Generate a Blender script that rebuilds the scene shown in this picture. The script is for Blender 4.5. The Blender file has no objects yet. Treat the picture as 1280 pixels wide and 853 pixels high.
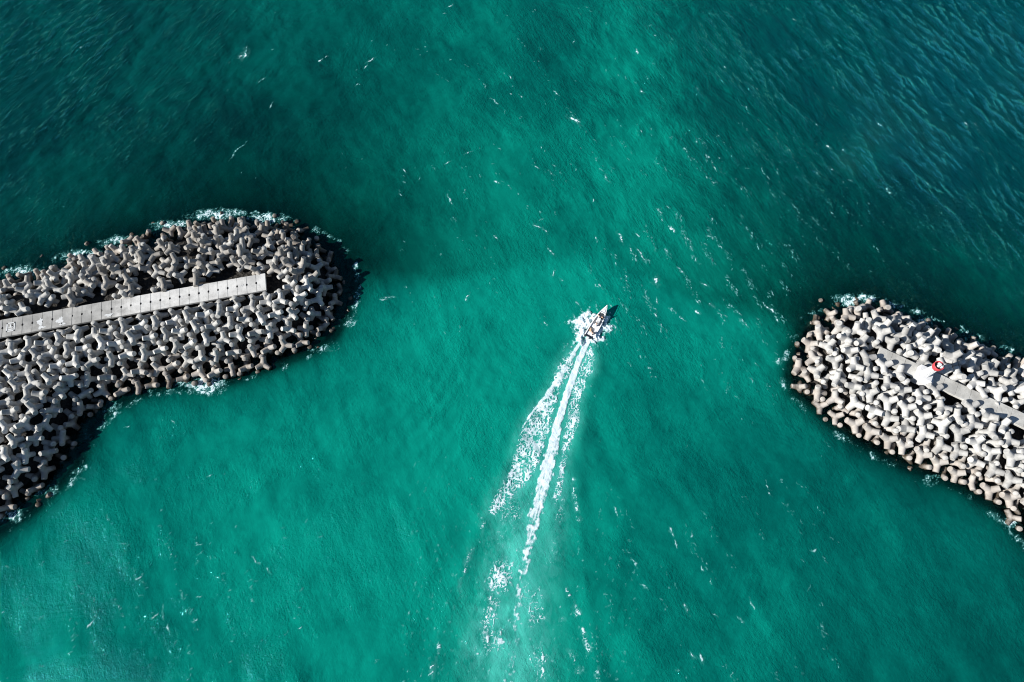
import bpy, bmesh, math, random
import numpy as np
from mathutils import Vector, Matrix, Quaternion

random.seed(7)
rng = np.random.default_rng(11)
R = math.radians
scene = bpy.context.scene
col = scene.collection

# ------------------------------------------------------------------ camera
HCAM, TILT, F = 111.0, R(22.0), 1280 * 24 / 36
cam_d = bpy.data.cameras.new('camera')
cam_d.lens = 24; cam_d.sensor_width = 36; cam_d.sensor_fit = 'HORIZONTAL'
cam_d.clip_start = 1; cam_d.clip_end = 12000
cam = bpy.data.objects.new('camera', cam_d)
cam.location = (0, 0, HCAM); cam.rotation_euler = (TILT, 0, 0)
col.objects.link(cam); scene.camera = cam
CT, ST = math.cos(TILT), math.sin(TILT)

def at(u, v, z=0.0):
    """photo measurement -> ground point at height z"""
    a = (u - 640) / F; b = -(v - 426.5) / F
    dy = b * CT + ST; dz = b * ST - CT
    s = (z - HCAM) / dz
    return (a * s, dy * s)

def ats(pts, z=0.0):
    return np.array([at(u, v, z) for u, v in pts])

# ------------------------------------------------------------------ light
SUN_EL = R(28.0)
sun_h = Vector((-0.965, -0.26)).normalized()           # horizontal direction towards the sun
SUN_AZ = math.atan2(sun_h.x, sun_h.y)
w = bpy.data.worlds.new('World'); scene.world = w; w.use_nodes = True
nt = w.node_tree; bg = nt.nodes['Background']
sky = nt.nodes.new('ShaderNodeTexSky'); sky.sky_type = 'NISHITA'; sky.sun_disc = False
sky.sun_elevation = SUN_EL; sky.sun_rotation = SUN_AZ
sky.air_density = 1.0; sky.dust_density = 0.1; sky.ozone_density = 3.0
nt.links.new(sky.outputs[0], bg.inputs[0]); bg.inputs[1].default_value = 0.055
sl = bpy.data.lights.new('sun', 'SUN'); sl.energy = 5.0; sl.angle = R(0.5); sl.color = (1.0, 0.968, 0.92)
so = bpy.data.objects.new('sun', sl); col.objects.link(so)
sdir = Vector((sun_h.x * math.cos(SUN_EL), sun_h.y * math.cos(SUN_EL), math.sin(SUN_EL)))
so.rotation_euler = sdir.to_track_quat('Z', 'Y').to_euler(); so.location = (0, 0, 200)
vs = scene.view_settings
vs.view_transform = 'Standard'; vs.look = 'None'; vs.gamma = 1; vs.use_curve_mapping = False
vs.exposure = 0.75
try:
    scene.cycles.filter_width = 1.05
    scene.cycles.max_bounces = 6; scene.cycles.diffuse_bounces = 2; scene.cycles.glossy_bounces = 2
    scene.cycles.transparent_max_bounces = 6; scene.cycles.caustics_reflective = False
except Exception: pass

# ------------------------------------------------------------------ numpy helpers
_T = [rng.random((256, 256)).astype(np.float32) for _ in range(6)]
def vnoise(x, y, k=0):
    t = _T[k % 6]
    xi = np.floor(x).astype(np.int64); yi = np.floor(y).astype(np.int64)
    fx = (x - xi).astype(np.float32); fy = (y - yi).astype(np.float32)
    fx = fx * fx * fx * (fx * (fx * 6 - 15) + 10); fy = fy * fy * fy * (fy * (fy * 6 - 15) + 10)
    x0 = xi & 255; x1 = (xi + 1) & 255; y0 = yi & 255; y1 = (yi + 1) & 255
    a = t[y0, x0] * (1 - fx) + t[y0, x1] * fx
    b = t[y1, x0] * (1 - fx) + t[y1, x1] * fx
    return a * (1 - fy) + b * fy
def fbm(x, y, octv=4, k=0, gain=.5):
    s = 0; a = 1; n = 0
    for i in range(octv):
        c, d = math.cos(.9 * i + .3), math.sin(.9 * i + .3)
        s = s + a * vnoise((x * c - y * d) * 2.03 ** i + 17.3 * i, (x * d + y * c) * 2.03 ** i + 9.1 * i, k + i); n += a; a *= gain
    return s / n
def sstep(a, b, x):
    t = np.clip((x - a) / (b - a), 0, 1); return t * t * (3 - 2 * t)
def seg_dist(x, y, P, closed=False, along=False):
    best = np.full(x.shape, 1e9); bt = np.zeros(x.shape); L = 0
    n = len(P)
    for i in range(n if closed else n - 1):
        a = P[i]; b = P[(i + 1) % n]; d = b - a; l2 = d @ d
        t = np.clip(((x - a[0]) * d[0] + (y - a[1]) * d[1]) / l2, 0, 1)
        q = np.hypot(x - a[0] - t * d[0], y - a[1] - t * d[1])
        m = q < best
        best = np.where(m, q, best)
        if along: bt = np.where(m, i + t, bt)
    return (best, bt) if along else best
def inside(x, y, P):
    r = np.zeros(x.shape, bool); n = len(P)
    for i in range(n):
        a = P[i]; b = P[(i + 1) % n]
        if a[1] == b[1]: continue
        c = ((a[1] > y) != (b[1] > y)) & (x < (b[0] - a[0]) * (y - a[1]) / (b[1] - a[1]) + a[0])
        r ^= c
    return r

# ------------------------------------------------------------------ object helpers
def link(name, me, mat=None, parent=None, smooth=False):
    if mat is not None:
        me.materials.clear(); me.materials.append(mat)
    if smooth:
        me.polygons.foreach_set('use_smooth', [True] * len(me.polygons))
    o = bpy.data.objects.new(name, me); col.objects.link(o)
    if parent is not None: o.parent = parent
    return o
def bm_obj(name, bm, mat, parent=None, smooth=False):
    me = bpy.data.meshes.new(name)
    bmesh.ops.recalc_face_normals(bm, faces=bm.faces)
    bm.to_mesh(me); bm.free()
    return link(name, me, mat, parent, smooth)
def np_mesh(name, V, Q):
    me = bpy.data.meshes.new(name)
    V = np.asarray(V, np.float32); Q = np.asarray(Q, np.int32); k = Q.shape[1]
    me.vertices.add(len(V)); me.vertices.foreach_set('co', V.ravel())
    me.loops.add(Q.size); me.loops.foreach_set('vertex_index', Q.ravel())
    me.polygons.add(len(Q)); me.polygons.foreach_set('loop_start', np.arange(0, Q.size, k, dtype=np.int32))
    me.update(calc_edges=True)
    return me
def tag(o, label=None, cat=None, group=None, kind=None):
    if label: o['label'] = label
    if cat: o['category'] = cat
    if group: o['group'] = group
    if kind: o['kind'] = kind
    return o
def empty(name, loc, rot=(0, 0, 0)):
    o = bpy.data.objects.new(name, None); o.location = loc; o.rotation_euler = rot
    o.empty_display_size = .3; col.objects.link(o); return o
def box(bm, x0, x1, y0, y1, z0, z1, bev=0.0):
    g = bmesh.ops.create_cube(bm, size=1)
    for v in g['verts']:
        v.co = Vector(((x0 + x1) / 2 + v.co.x * (x1 - x0), (y0 + y1) / 2 + v.co.y * (y1 - y0), (z0 + z1) / 2 + v.co.z * (z1 - z0)))
    if bev:
        es = list({e for v in g['verts'] for e in v.link_edges})
        bmesh.ops.bevel(bm, geom=es, offset=bev, segments=2, affect='EDGES', profile=.6)
def lathe(bm, prof, n=24, cx=0, cy=0, close=False):
    rings = []
    for r, z in prof:
        if r < 1e-5: rings.append([bm.verts.new((cx, cy, z))])
        else: rings.append([bm.verts.new((cx + r * math.cos(2 * math.pi * k / n), cy + r * math.sin(2 * math.pi * k / n), z)) for k in range(n)])
    pairs = list(zip(rings, rings[1:])) + ([(rings[-1], rings[0])] if close else [])
    for a, b in pairs:
        for k in range(n):
            k2 = (k + 1) % n
            if len(a) == 1 and len(b) == 1: continue
            if len(a) == 1: bm.faces.new((a[0], b[k2], b[k]))
            elif len(b) == 1: bm.faces.new((a[k], a[k2], b[0]))
            else: bm.faces.new((a[k], a[k2], b[k2], b[k]))
def tube(bm, pts, r, n=8):
    pts = [Vector(p) for p in pts]; rings = []
    for i, p in enumerate(pts):
        d = (pts[min(i + 1, len(pts) - 1)] - pts[max(i - 1, 0)]).normalized()
        s = d.cross(Vector((0, 0, 1)));
        if s.length < 1e-3: s = d.cross(Vector((1, 0, 0)))
        s.normalize(); t = s.cross(d)
        rr = r[i] if isinstance(r, (list, tuple)) else r
        rings.append([bm.verts.new(p + s * rr * math.cos(2 * math.pi * k / n) + t * rr * math.sin(2 * math.pi * k / n)) for k in range(n)])
    for a, b in zip(rings, rings[1:]):
        for k in range(n): bm.faces.new((a[k], a[(k + 1) % n], b[(k + 1) % n], b[k]))
    bm.faces.new(rings[0][::-1]); bm.faces.new(rings[-1])

# ------------------------------------------------------------------ materials
class N:
    def __init__(s, name):
        s.m = bpy.data.materials.new(name); s.m.use_nodes = True
        s.t = s.m.node_tree; s.t.nodes.clear()
        s.out = s.n('ShaderNodeOutputMaterial')
    def n(s, k, **kw):
        o = s.t.nodes.new(k)
        for a, v in kw.items(): setattr(o, a, v)
        return o
    def l(s, a, b): s.t.links.new(a, b)
    def put(s, sock, v):
        if isinstance(v, bpy.types.NodeSocket): s.l(v, sock)
        else: sock.default_value = v
    def math(s, op, a, b=0.0, clamp=False):
        o = s.n('ShaderNodeMath', operation=op, use_clamp=clamp); s.put(o.inputs[0], a); s.put(o.inputs[1], b); return o.outputs[0]
    def mix(s, f, a, b, blend='MIX'):
        o = s.n('ShaderNodeMix', data_type='RGBA', blend_type=blend); s.put(o.inputs[0], f); s.put(o.inputs[6], a); s.put(o.inputs[7], b); return o.outputs[2]
    def ramp(s, f, a, b):
        o = s.n('ShaderNodeMapRange', interpolation_type='SMOOTHSTEP'); s.put(o.inputs[0], f)
        o.inputs[1].default_value = a; o.inputs[2].default_value = b; return o.outputs[0]
    def noise(s, vec, scale, detail=3, rough=.55, dist=0.0):
        o = s.n('ShaderNodeTexNoise'); s.put(o.inputs['Vector'], vec); o.inputs['Scale'].default_value = scale
        o.inputs['Detail'].default_value = detail; o.inputs['Roughness'].default_value = rough; o.inputs['Distortion'].default_value = dist
        return o.outputs[0]
    def mapping(s, vec, rotz=0, sc=(1, 1, 1)):
        o = s.n('ShaderNodeMapping', vector_type='TEXTURE'); s.put(o.inputs[0], vec); o.inputs['Rotation'].default_value = (0, 0, rotz); o.inputs['Scale'].default_value = sc
        return o.outputs[0]
    def attr(s, name):
        o = s.n('ShaderNodeAttribute'); o.attribute_name = name; return o
    def bump(s, h, strength, dist, normal=None):
        o = s.n('ShaderNodeBump'); s.put(o.inputs['Height'], h); o.inputs['Strength'].default_value = strength; o.inputs['Distance'].default_value = dist
        if normal is not None: s.l(normal, o.inputs['Normal'])
        return o.outputs[0]
    def pos(s): return s.n('ShaderNodeNewGeometry').outputs['Position']
    def objco(s): return s.n('ShaderNodeTexCoord').outputs['Object']
    def princ(s, color, rough=.6, spec=.5, normal=None, metal=0.0):
        p = s.n('ShaderNodeBsdfPrincipled'); s.put(p.inputs['Base Color'], color); s.put(p.inputs['Roughness'], rough)
        p.inputs['Metallic'].default_value = metal
        p.inputs['Specular IOR Level'].default_value = spec
        if normal is not None: s.l(normal, p.inputs['Normal'])
        s.l(p.outputs[0], s.out.inputs[0]); return p

def c4(r, g, b): return (r, g, b, 1)
def simple(name, c, rough=.5, spec=.5, var=.12, scale=4.0, metal=0.0):
    k = N(name); no = k.noise(k.objco(), scale, 4)
    dark = c4(*(x * (1 - var) for x in c)); light = c4(*(min(1, x * (1 + var)) for x in c))
    k.princ(k.mix(k.ramp(no, .3, .7), dark, light), rough, spec, k.bump(no, .15, .02), metal)
    return k.m

def tetra_mat(name, base, warm, shift=.3):
    k = N(name); P = k.pos()
    rnd = k.n('ShaderNodeObjectInfo').outputs['Random']
    n1 = k.noise(P, 1.1, 5, .6); n2 = k.noise(P, 6.0, 4, .6); n3 = k.noise(P, .22, 3)
    tone = k.math('ADD', k.math('MULTIPLY', rnd, .35), k.math('MULTIPLY', n1, .9))
    c = k.mix(k.ramp(tone, .25, .95), c4(*(x * .60 for x in base)), c4(*(x * 1.18 for x in base)))
    c = k.mix(k.math('MULTIPLY', k.ramp(n2, .55, .75), .35), c, c4(*(x * .6 for x in warm)))
    z = k.n('ShaderNodeSeparateXYZ'); k.l(P, z.inputs[0])
    zz = k.math('ADD', z.outputs[2], k.math('MULTIPLY', k.math('SUBTRACT', k.math('ADD', n1, n3), 1.0), 1.6))
    zz = k.math('SUBTRACT', zz, shift)
    dry = k.ramp(zz, .9, 3.1)
    c = k.mix(dry, k.mix(.5, c, c4(*warm)), c)
    wet = k.ramp(zz, -.1, .85)
    c = k.mix(wet, c4(.065, .050, .034), c)
    alg = k.ramp(zz, -1.2, -.3)
    c = k.mix(alg, c4(.020, .024, .014), c)
    rg = k.math('ADD', k.math('MULTIPLY', wet, .45), .42)
    k.princ(c, rg, .4, k.bump(k.math('ADD', n1, k.math('MULTIPLY', n2, .4)), .35, .06))
    return k.m
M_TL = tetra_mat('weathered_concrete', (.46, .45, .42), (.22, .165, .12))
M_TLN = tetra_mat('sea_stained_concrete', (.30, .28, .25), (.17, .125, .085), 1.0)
M_TR = tetra_mat('pale_concrete', (.42, .412, .39), (.28, .22, .17))

def walk_mat(name, base):
    k = N(name); P = k.pos(); O = k.objco()
    n1 = k.noise(P, .5, 5, .65); n2 = k.noise(P, 5, 5, .65); n3 = k.noise(O, .28, 3, .5, .5)
    c = k.mix(k.ramp(n1, .3, .7), c4(*(x * .75 for x in base)), c4(*(x * 1.15 for x in base)))
    c = k.mix(k.math('MULTIPLY', k.ramp(n2, .5, .7), .4), c, c4(*(x * .55 for x in base)))
    c = k.mix(k.math('MULTIPLY', k.ramp(n3, .56, .66), .4), c, c4(.62, .62, .6))
    sx = k.n('ShaderNodeSeparateXYZ'); k.l(P, sx.inputs[0])
    old = k.ramp(k.math('ADD', sx.outputs[0], k.math('MULTIPLY', n1, 6.0)), -62.0, -66.0)      # the landward slabs are older and greyer
    c = k.mix(k.math('MULTIPLY', old, .62), c, k.mix(k.ramp(n1, .3, .7), c4(.15, .147, .135), c4(.27, .265, .245)))
    n4 = k.noise(k.mapping(P, R(12), (.5, 3, 1)), .9, 5, .7)
    c = k.mix(k.math('MULTIPLY', k.ramp(n4, .55, .72), .32), c, c4(.13, .125, .11))
    k.princ(c, .85, .3, k.bump(n2, .3, .02))
    return k.m
M_WALK = walk_mat('walkway_concrete', (.58, .57, .54))
M_WALKR = walk_mat('grey_walkway_concrete', (.47, .46, .425))
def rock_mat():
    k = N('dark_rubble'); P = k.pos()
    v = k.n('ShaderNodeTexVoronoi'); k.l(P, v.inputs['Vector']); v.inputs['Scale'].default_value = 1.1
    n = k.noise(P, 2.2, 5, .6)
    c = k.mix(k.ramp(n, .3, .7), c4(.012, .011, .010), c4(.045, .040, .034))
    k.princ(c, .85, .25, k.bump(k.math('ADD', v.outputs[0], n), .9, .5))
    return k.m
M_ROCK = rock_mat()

# ------------------------------------------------------------------ breakwater plan
CREST, WALK_Z = 4.5, 4.65
LP = [(-260, 560), (-190, 470), (-120, 400), (-60, 366), (0, 347), (40, 337), (80, 323), (130, 306), (180, 291), (230, 277), (280, 268), (340, 271),
      (385, 286), (420, 304), (440, 330), (445, 360), (438, 395), (420, 424), (390, 443), (340, 463), (290, 479), (260, 489), (220, 484),
      (180, 494), (142, 514), (118, 540), (104, 580), (79, 609), (50, 637), (17, 660), (0, 673), (-60, 716), (-140, 760)]
LW = [(332, 352), (0, 411), (-40, 424), (-90, 480), (-150, 560), (-200, 640)]
RP = [(1420, 505), (1340, 468), (1280, 448), (1240, 431), (1190, 411), (1150, 395), (1110, 380), (1075, 372), (1030, 385), (1002, 405), (988, 435), (982, 470),
      (988, 492), (1005, 505), (1030, 526), (1065, 553), (1100, 573), (1150, 594), (1200, 614), (1235, 634), (1262, 658), (1285, 682), (1340, 715), (1430, 770)]
RW = [(1098, 441), (1280, 526), (1420, 592)]
BW = []
for nm, P, W in (('left', LP, LW), ('right', RP, RW)):
    BW.append(dict(name=nm, P=ats(P), W=ats(W, WALK_Z)))

def surf(x, y):
    """height of the tetrapod slope (upper layer centre) above the sea, and below it outside"""
    best = np.full(np.shape(x), -60.0)
    for b in BW:
        dE = seg_dist(x, y, b['P'], True); ins = inside(x, y, b['P'])
        dW = np.maximum(seg_dist(x, y, b['W']) - 2.6, 0)
        wid = np.minimum(dE + dW, 8.6) + 1e-6
        e_ = 2.5
        east = sstep(.28, .75, (seg_dist(x - e_, y, b['P'], True) - seg_dist(x + e_, y, b['P'], True)) / (2 * e_)) if True else 0
        s = np.clip((dE - 1.9 * east) / (wid - 1.9 * east), -.3, 1.0)
        hin = np.where(s > 0, CREST * (s - .06 * np.sin(2 * math.pi * s)) - .25 * (1 - s), s * 2.2 - .25)
        # the seaward (north) foot runs out flatter than the sheltered one
        c = b['W'][0]; d = (b['W'][1] - b['W'][0]); d = d / np.hypot(*d)
        nrm = np.array([-d[1], d[0]]); nrm = nrm if nrm[1] > 0 else -nrm
        side = ((x - c[0]) * nrm[0] + (y - c[1]) * nrm[1] - .35 * ((x - c[0]) * d[0] + (y - c[1]) * d[1]).clip(-30, 0)) / 12
        sl_ = 1.35 - 1.24 * sstep(-.3, .7, side)
        hout = -dE * sl_
        best = np.maximum(best, np.where(ins, hin, hout))
    return best

# coarse lookup grid for bathymetry
GX0, GX1, GY0, GY1, GS = -170., 170., -60., 190., .5
_gx = np.arange(GX0, GX1 + GS, GS); _gy = np.arange(GY0, GY1 + GS, GS)
_GX, _GY = np.meshgrid(_gx, _gy)
_S = surf(_GX, _GY)
def lut(T, x, y):
    fx = np.clip((x - GX0) / GS, 0, T.shape[1] - 1.001); fy = np.clip((y - GY0) / GS, 0, T.shape[0] - 1.001)
    i = fx.astype(int); j = fy.astype(int); fx = fx - i; fy = fy - j
    return (T[j, i] * (1 - fx) + T[j, i + 1] * fx) * (1 - fy) + (T[j + 1, i] * (1 - fx) + T[j + 1, i + 1] * fx) * fy
_D = np.full(_GX.shape, -99.)
for b in BW:
    d_ = seg_dist(_GX, _GY, b['P'], True); _D = np.maximum(_D, np.where(inside(_GX, _GY, b['P']), d_, -d_))
def surf_q(x, y): return lut(_S, np.asarray(x, float), np.asarray(y, float))

# ------------------------------------------------------------------ sea
def train(x, y, ang, spread, l0, l1, n, slope, seed):
    g = np.random.default_rng(seed); z = np.zeros(x.shape, np.float32)
    for i in range(n):
        L = l0 * (l1 / l0) ** g.random(); a = ang + g.normal() * spread; kk = 2 * math.pi / L
        ph = g.random() * 6.283
        p = kk * (x * math.cos(a) + y * math.sin(a)) + ph
        z += (slope / kk) * np.sin(p + .6 * np.cos(p)).astype(np.float32)
    return z / math.sqrt(n)
WAKE_R = ats([(757, 395), (742, 470), (726, 560), (722, 640), (735, 740), (752, 870)])
WAKE_L = ats([(722, 425), (668, 510), (625, 600), (590, 680), (560, 760), (530, 870)])
def upx(x, y):
    """photo column and row of a sea point (used to spread sediment, depth and chop over the bay as the photograph maps them)"""
    yc = y * CT + (-HCAM) * ST; zc = -y * ST + (-HCAM) * CT
    return 640 + F * x / -zc, 426.5 - F * yc / -zc
def gauss(u, v, cu, cv, ru, rv, rot=0):
    c, s = math.cos(rot), math.sin(rot); a = (u - cu) * c + (v - cv) * s; b = -(u - cu) * s + (v - cv) * c
    return np.exp(-.5 * ((a / ru) ** 2 + (b / rv) ** 2))
# world anchors so that the fields are plain functions of sea position
def wg(x, y, u, v, ru, rv, rot=0):
    c = at(u, v); k = .146
    return gauss(x, y, c[0], c[1], ru * k, rv * k, -rot)
def chop_field(x, y):
    ne = sstep(-.1, 1, wg(x, y, 1230, 60, 330, 260)); nw = sstep(-.1, 1, wg(x, y, 20, 90, 260, 210))
    return np.clip(ne * 1.1, 0, 1), np.clip(nw * 1.0, 0, 1)
def edge_fade(x, y):
    return sstep(0, 20, np.minimum(np.minimum(x + 160, 160 - x), np.minimum(y + 55, 185 - y)))
def sea_z(x, y):
    ne, nw = chop_field(x, y)
    z = train(x, y, R(28), .38, 5, 15, 16, .042, 1)
    z += (.034 + .178 * ne) * train(x, y, R(24), .30, 1.6, 7.5, 44, 1.0, 2)
    z += (.026 + .10 * nw) * train(x, y, R(152), .33, 1.6, 6.5, 40, 1.0, 3)
    z += .020 * train(x, y, R(80), 1.2, 1.2, 3.0, 30, 1.0, 4)
    # swell bent round the head of the left breakwater
    tx, ty = at(400, 400); rr = np.hypot(x - tx, y - ty)
    z += .022 * np.sin(2 * math.pi * rr / 2.3 + 1.5 * fbm(x / 9, y / 9, 2, 1)) * np.exp(-((rr - 27) / 10) ** 2) * sstep(2, 12, ty - y) * sstep(-22, -2, x - tx)
    # waves thrown off by the boat
    for L, sg in ((WAKE_R, 1), (WAKE_L, 1)):
        d, t = seg_dist(x, y, L, along=True)
        z += .10 * sstep(.3, 1.2, t) * (np.exp(-(d / 1.0) ** 2) - .55 * np.exp(-((d - 2.2) / 1.3) ** 2))
    return z * edge_fade(x, y)
FS = .3
far = np.array([45., 110, 260, 600, 1500, 4000])
fx_ = np.arange(-160, 160 + FS, FS); fy_ = np.arange(-55, 185 + FS, FS)
xs = np.concatenate([fx_[0] - far[::-1], fx_, fx_[-1] + far]); ys = np.concatenate([fy_[0] - far[::-1], fy_, fy_[-1] + far])
X, Y = np.meshgrid(xs, ys); Z = sea_z(X, Y).astype(np.float32)
ny, nx = X.shape
idx = np.arange(nx * ny, dtype=np.int32).reshape(ny, nx)
Q = np.stack([idx[:-1, :-1], idx[:-1, 1:], idx[1:, 1:], idx[1:, :-1]], -1).reshape(-1, 4)
sea_me = np_mesh('sea', np.stack([X, Y, Z], -1).reshape(-1, 3), Q)
def sea_q(x, y):
    fx = np.interp(x, xs, np.arange(nx)); fy = np.interp(y, ys, np.arange(ny))
    i = np.clip(fx.astype(int), 0, nx - 2); j = np.clip(fy.astype(int), 0, ny - 2); fx = fx - i; fy = fy - j
    return (Z[j, i] * (1 - fx) + Z[j, i + 1] * fx) * (1 - fy) + (Z[j + 1, i] * (1 - fx) + Z[j + 1, i + 1] * fx) * fy

# suspended sediment (bright milky green) against deep clear water, with lens vignette painted into the darker corners
turb_vignette = .50 + .32 * wg(X, Y, 640, 520, 330, 330) + .12 * wg(X, Y, 480, 780, 420, 160) + .14 * wg(X, Y, 620, 620, 130, 260)
turb_vignette += (.30 * wg(X, Y, 800, 110, 45, 190, R(4)) + .20 * wg(X, Y, 865, 300, 60, 110, R(-30)) + .12 * wg(X, Y, 940, 400, 40, 60, R(-40))) * (.35 + 1.3 * fbm(X / 3.2 + 11, Y / 4.5, 4, 5)) + .10 * wg(X, Y, 560, 170, 90, 150)
turb_vignette -= .50 * wg(X, Y, 1270, 60, 300, 260) + .20 * wg(X, Y, 1100, 260, 150, 90) + .50 * wg(X, Y, 60, 60, 300, 250) + .22 * wg(X, Y, 330, 200, 150, 90)  # top corners darkened for deep water and, in part, lens vignette
turb_vignette -= .20 * wg(X, Y, 1230, 800, 260, 170) + .12 * wg(X, Y, 930, 700, 220, 160)
turb_vignette += .40 * (fbm(X / 13, Y / 14, 4, 1) - .5) + .28 * (fbm(X / 5 + Y / 11, Y / 9, 3, 2) - .5)
turb_vignette += .10 * sstep(.52, .75, fbm(X / 7 + 30, Y / 7, 4, 3)) * sstep(.3, .8, turb_vignette)
dep = np.clip(-surf_q(X, Y) + .15, 0, 30)
dep = np.where((np.abs(X) > 165) | (Y > 185) | (Y < -55), 30, dep)
# air bubbles left under and around the wake
WC = [(735, 425), (722, 455), (708, 495), (697, 530), (690, 560), (682, 590), (676, 615), (670, 640), (665, 665), (660, 690), (652, 730), (645, 775), (636, 860)]
d, t = seg_dist(X, Y, ats(WC), along=True)
aer = .85 * np.exp(-(d / (1.0 + .25 * t)) ** 2) * (.55 + .6 * (fbm(X / 1.2, Y / 1.8, 3, 4) - .2)) * (1 - .25 * sstep(8, 12, t))
aer += .42 * np.exp(-(d / (2.5 + .35 * t)) ** 2) * (fbm(X / 2, Y / 3, 3, 2))
def poly_soft(x, y, pts, soft=.8):
    P = ats(pts); d = seg_dist(x, y, P, True); s = np.where(inside(x, y, P), d, -d)
    return sstep(-soft, soft, s)
LACE_L = [(724, 428), (708, 440), (696, 456), (690, 470), (686, 484), (668, 505), (652, 530), (645, 545), (641, 565), (636, 585), (622, 610), (606, 640), (618, 648), (648, 622), (664, 604), (676, 578), (687, 545), (697, 510), (712, 475), (724, 450)]
LACE_R = [(738, 428), (746, 444), (745, 465), (734, 478), (731, 490), (726, 505), (727, 530), (722, 540), (714, 560), (710, 590), (704, 618), (694, 640), (688, 625), (698, 575), (706, 530), (712, 490), (724, 455)]
sheet = np.maximum(poly_soft(X, Y, LACE_L, 1.8), poly_soft(X, Y, LACE_R, 1.4))
trail = sum(wg(X, Y, u, v_, a, b_, R(10)) for u, v_, a, b_ in ((622, 740, 18, 45), (612, 800, 18, 30), (660, 770, 18, 40), (640, 830, 22, 40), (650, 660, 22, 50)))
aer = aer + .62 * sheet * (.35 + 1.1 * (fbm(X / .8, Y / 1.2, 3, 1) - .1)) + .42 * trail * sstep(.35, .7, fbm(X / 1.3, Y / 2.2, 4, 2))
aer = np.where(Y < -55, 0, np.clip(aer, 0, 1.2))
ne, nw = chop_field(X, Y)
for nm, a in (('turb_vignette', turb_vignette), ('depth', dep), ('aer', aer), ('chop_e', ne), ('chop_w', nw)):
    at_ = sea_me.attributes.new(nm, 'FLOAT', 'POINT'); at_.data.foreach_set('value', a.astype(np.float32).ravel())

def water_mat():
    k = N('sea_water'); P = k.pos()
    turb_vignette = k.attr('turb_vignette').outputs['Fac']; dep = k.attr('depth').outputs['Fac']; aer = k.attr('aer').outputs['Fac']
    ce = k.attr('chop_e').outputs['Fac']; cw = k.attr('chop_w').outputs['Fac']
    n = k.noise(P, .30, 6, .65, .6); n2 = k.noise(P, 1.3, 6, .7, .5)
    t = k.math('ADD', turb_vignette, k.math('MULTIPLY', k.math('SUBTRACT', k.math('ADD', n, k.math('MULTIPLY', n2, .5)), .75), .52), True)
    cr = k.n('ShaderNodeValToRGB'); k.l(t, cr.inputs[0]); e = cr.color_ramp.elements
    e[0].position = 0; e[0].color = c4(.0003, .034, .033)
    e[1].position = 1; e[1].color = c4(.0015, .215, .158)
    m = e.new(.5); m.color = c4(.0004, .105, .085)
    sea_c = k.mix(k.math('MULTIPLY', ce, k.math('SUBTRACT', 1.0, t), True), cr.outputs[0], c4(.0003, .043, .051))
    colr = k.mix(k.math('MULTIPLY', aer, .8, True), sea_c, c4(.05, .42, .335))
    # fine ripples
    r1 = k.noise(k.mapping(P, R(-64), (2.0, .55, 1)), 1.0, 6, .66, .5)
    r2 = k.noise(k.mapping(P, R(60), (2.0, .55, 1)), 1.0, 6, .66, .5)
    r3 = k.noise(P, 2.2, 4, .6, .4)
    h = k.math('ADD', k.math('MULTIPLY', r1, k.math('ADD', k.math('MULTIPLY', ce, 3.4), .34)),
               k.math('ADD', k.math('MULTIPLY', r2, k.math('ADD', k.math('MULTIPLY', cw, 1.9), .24)), k.math('MULTIPLY', r3, .42)))
    gust = k.math('ADD', k.math('MULTIPLY', k.ramp(k.noise(P, .07, 4, .6, .8), .36, .64), .9), .35)
    h = k.math('MULTIPLY', h, gust)
    bn = k.bump(h, 1.0, .19)
    soft = k.bump(k.math('MULTIPLY', h, k.math('ADD', k.math('MULTIPLY', ce, 2.2), 1.0)), .85, .22)
    dif = k.n('ShaderNodeBsdfDiffuse'); k.l(colr, dif.inputs[0]); k.l(soft, dif.inputs['Normal'])
    tr = k.n('ShaderNodeBsdfTransparent')
    ex = k.math('POWER', 2.71828, k.math('MULTIPLY', dep, -.75))
    k.l(k.mix(ex, c4(.02, .22, .20), c4(.55, .85, .80)), tr.inputs[0])
    body = k.n('ShaderNodeMixShader'); k.l(k.math('SUBTRACT', 1.0, k.math('POWER', 2.71828, k.math('MULTIPLY', dep, -.42))), body.inputs[0])
    k.l(tr.outputs[0], body.inputs[1]); k.l(dif.outputs[0], body.inputs[2])
    gl = k.n('ShaderNodeBsdfGlossy'); gl.inputs['Roughness'].default_value = .05; k.l(k.mix(k.math('MAXIMUM', ce, k.math('MULTIPLY', cw, .6)), c4(.14, .66, .70), c4(.16, 1.0, 1.0)), gl.inputs[0]); k.l(bn, gl.inputs['Normal'])
    fr = k.n('ShaderNodeFresnel'); fr.inputs[0].default_value = 1.34; k.l(bn, fr.inputs['Normal'])
    mx = k.n('ShaderNodeMixShader'); k.l(fr.outputs[0], mx.inputs[0]); k.l(body.outputs[0], mx.inputs[1]); k.l(gl.outputs[0], mx.inputs[2])
    k.l(mx.outputs[0], k.out.inputs[0])
    return k.m
sea = link('water', sea_me, water_mat(), smooth=True); tag(sea, kind='structure')

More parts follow.
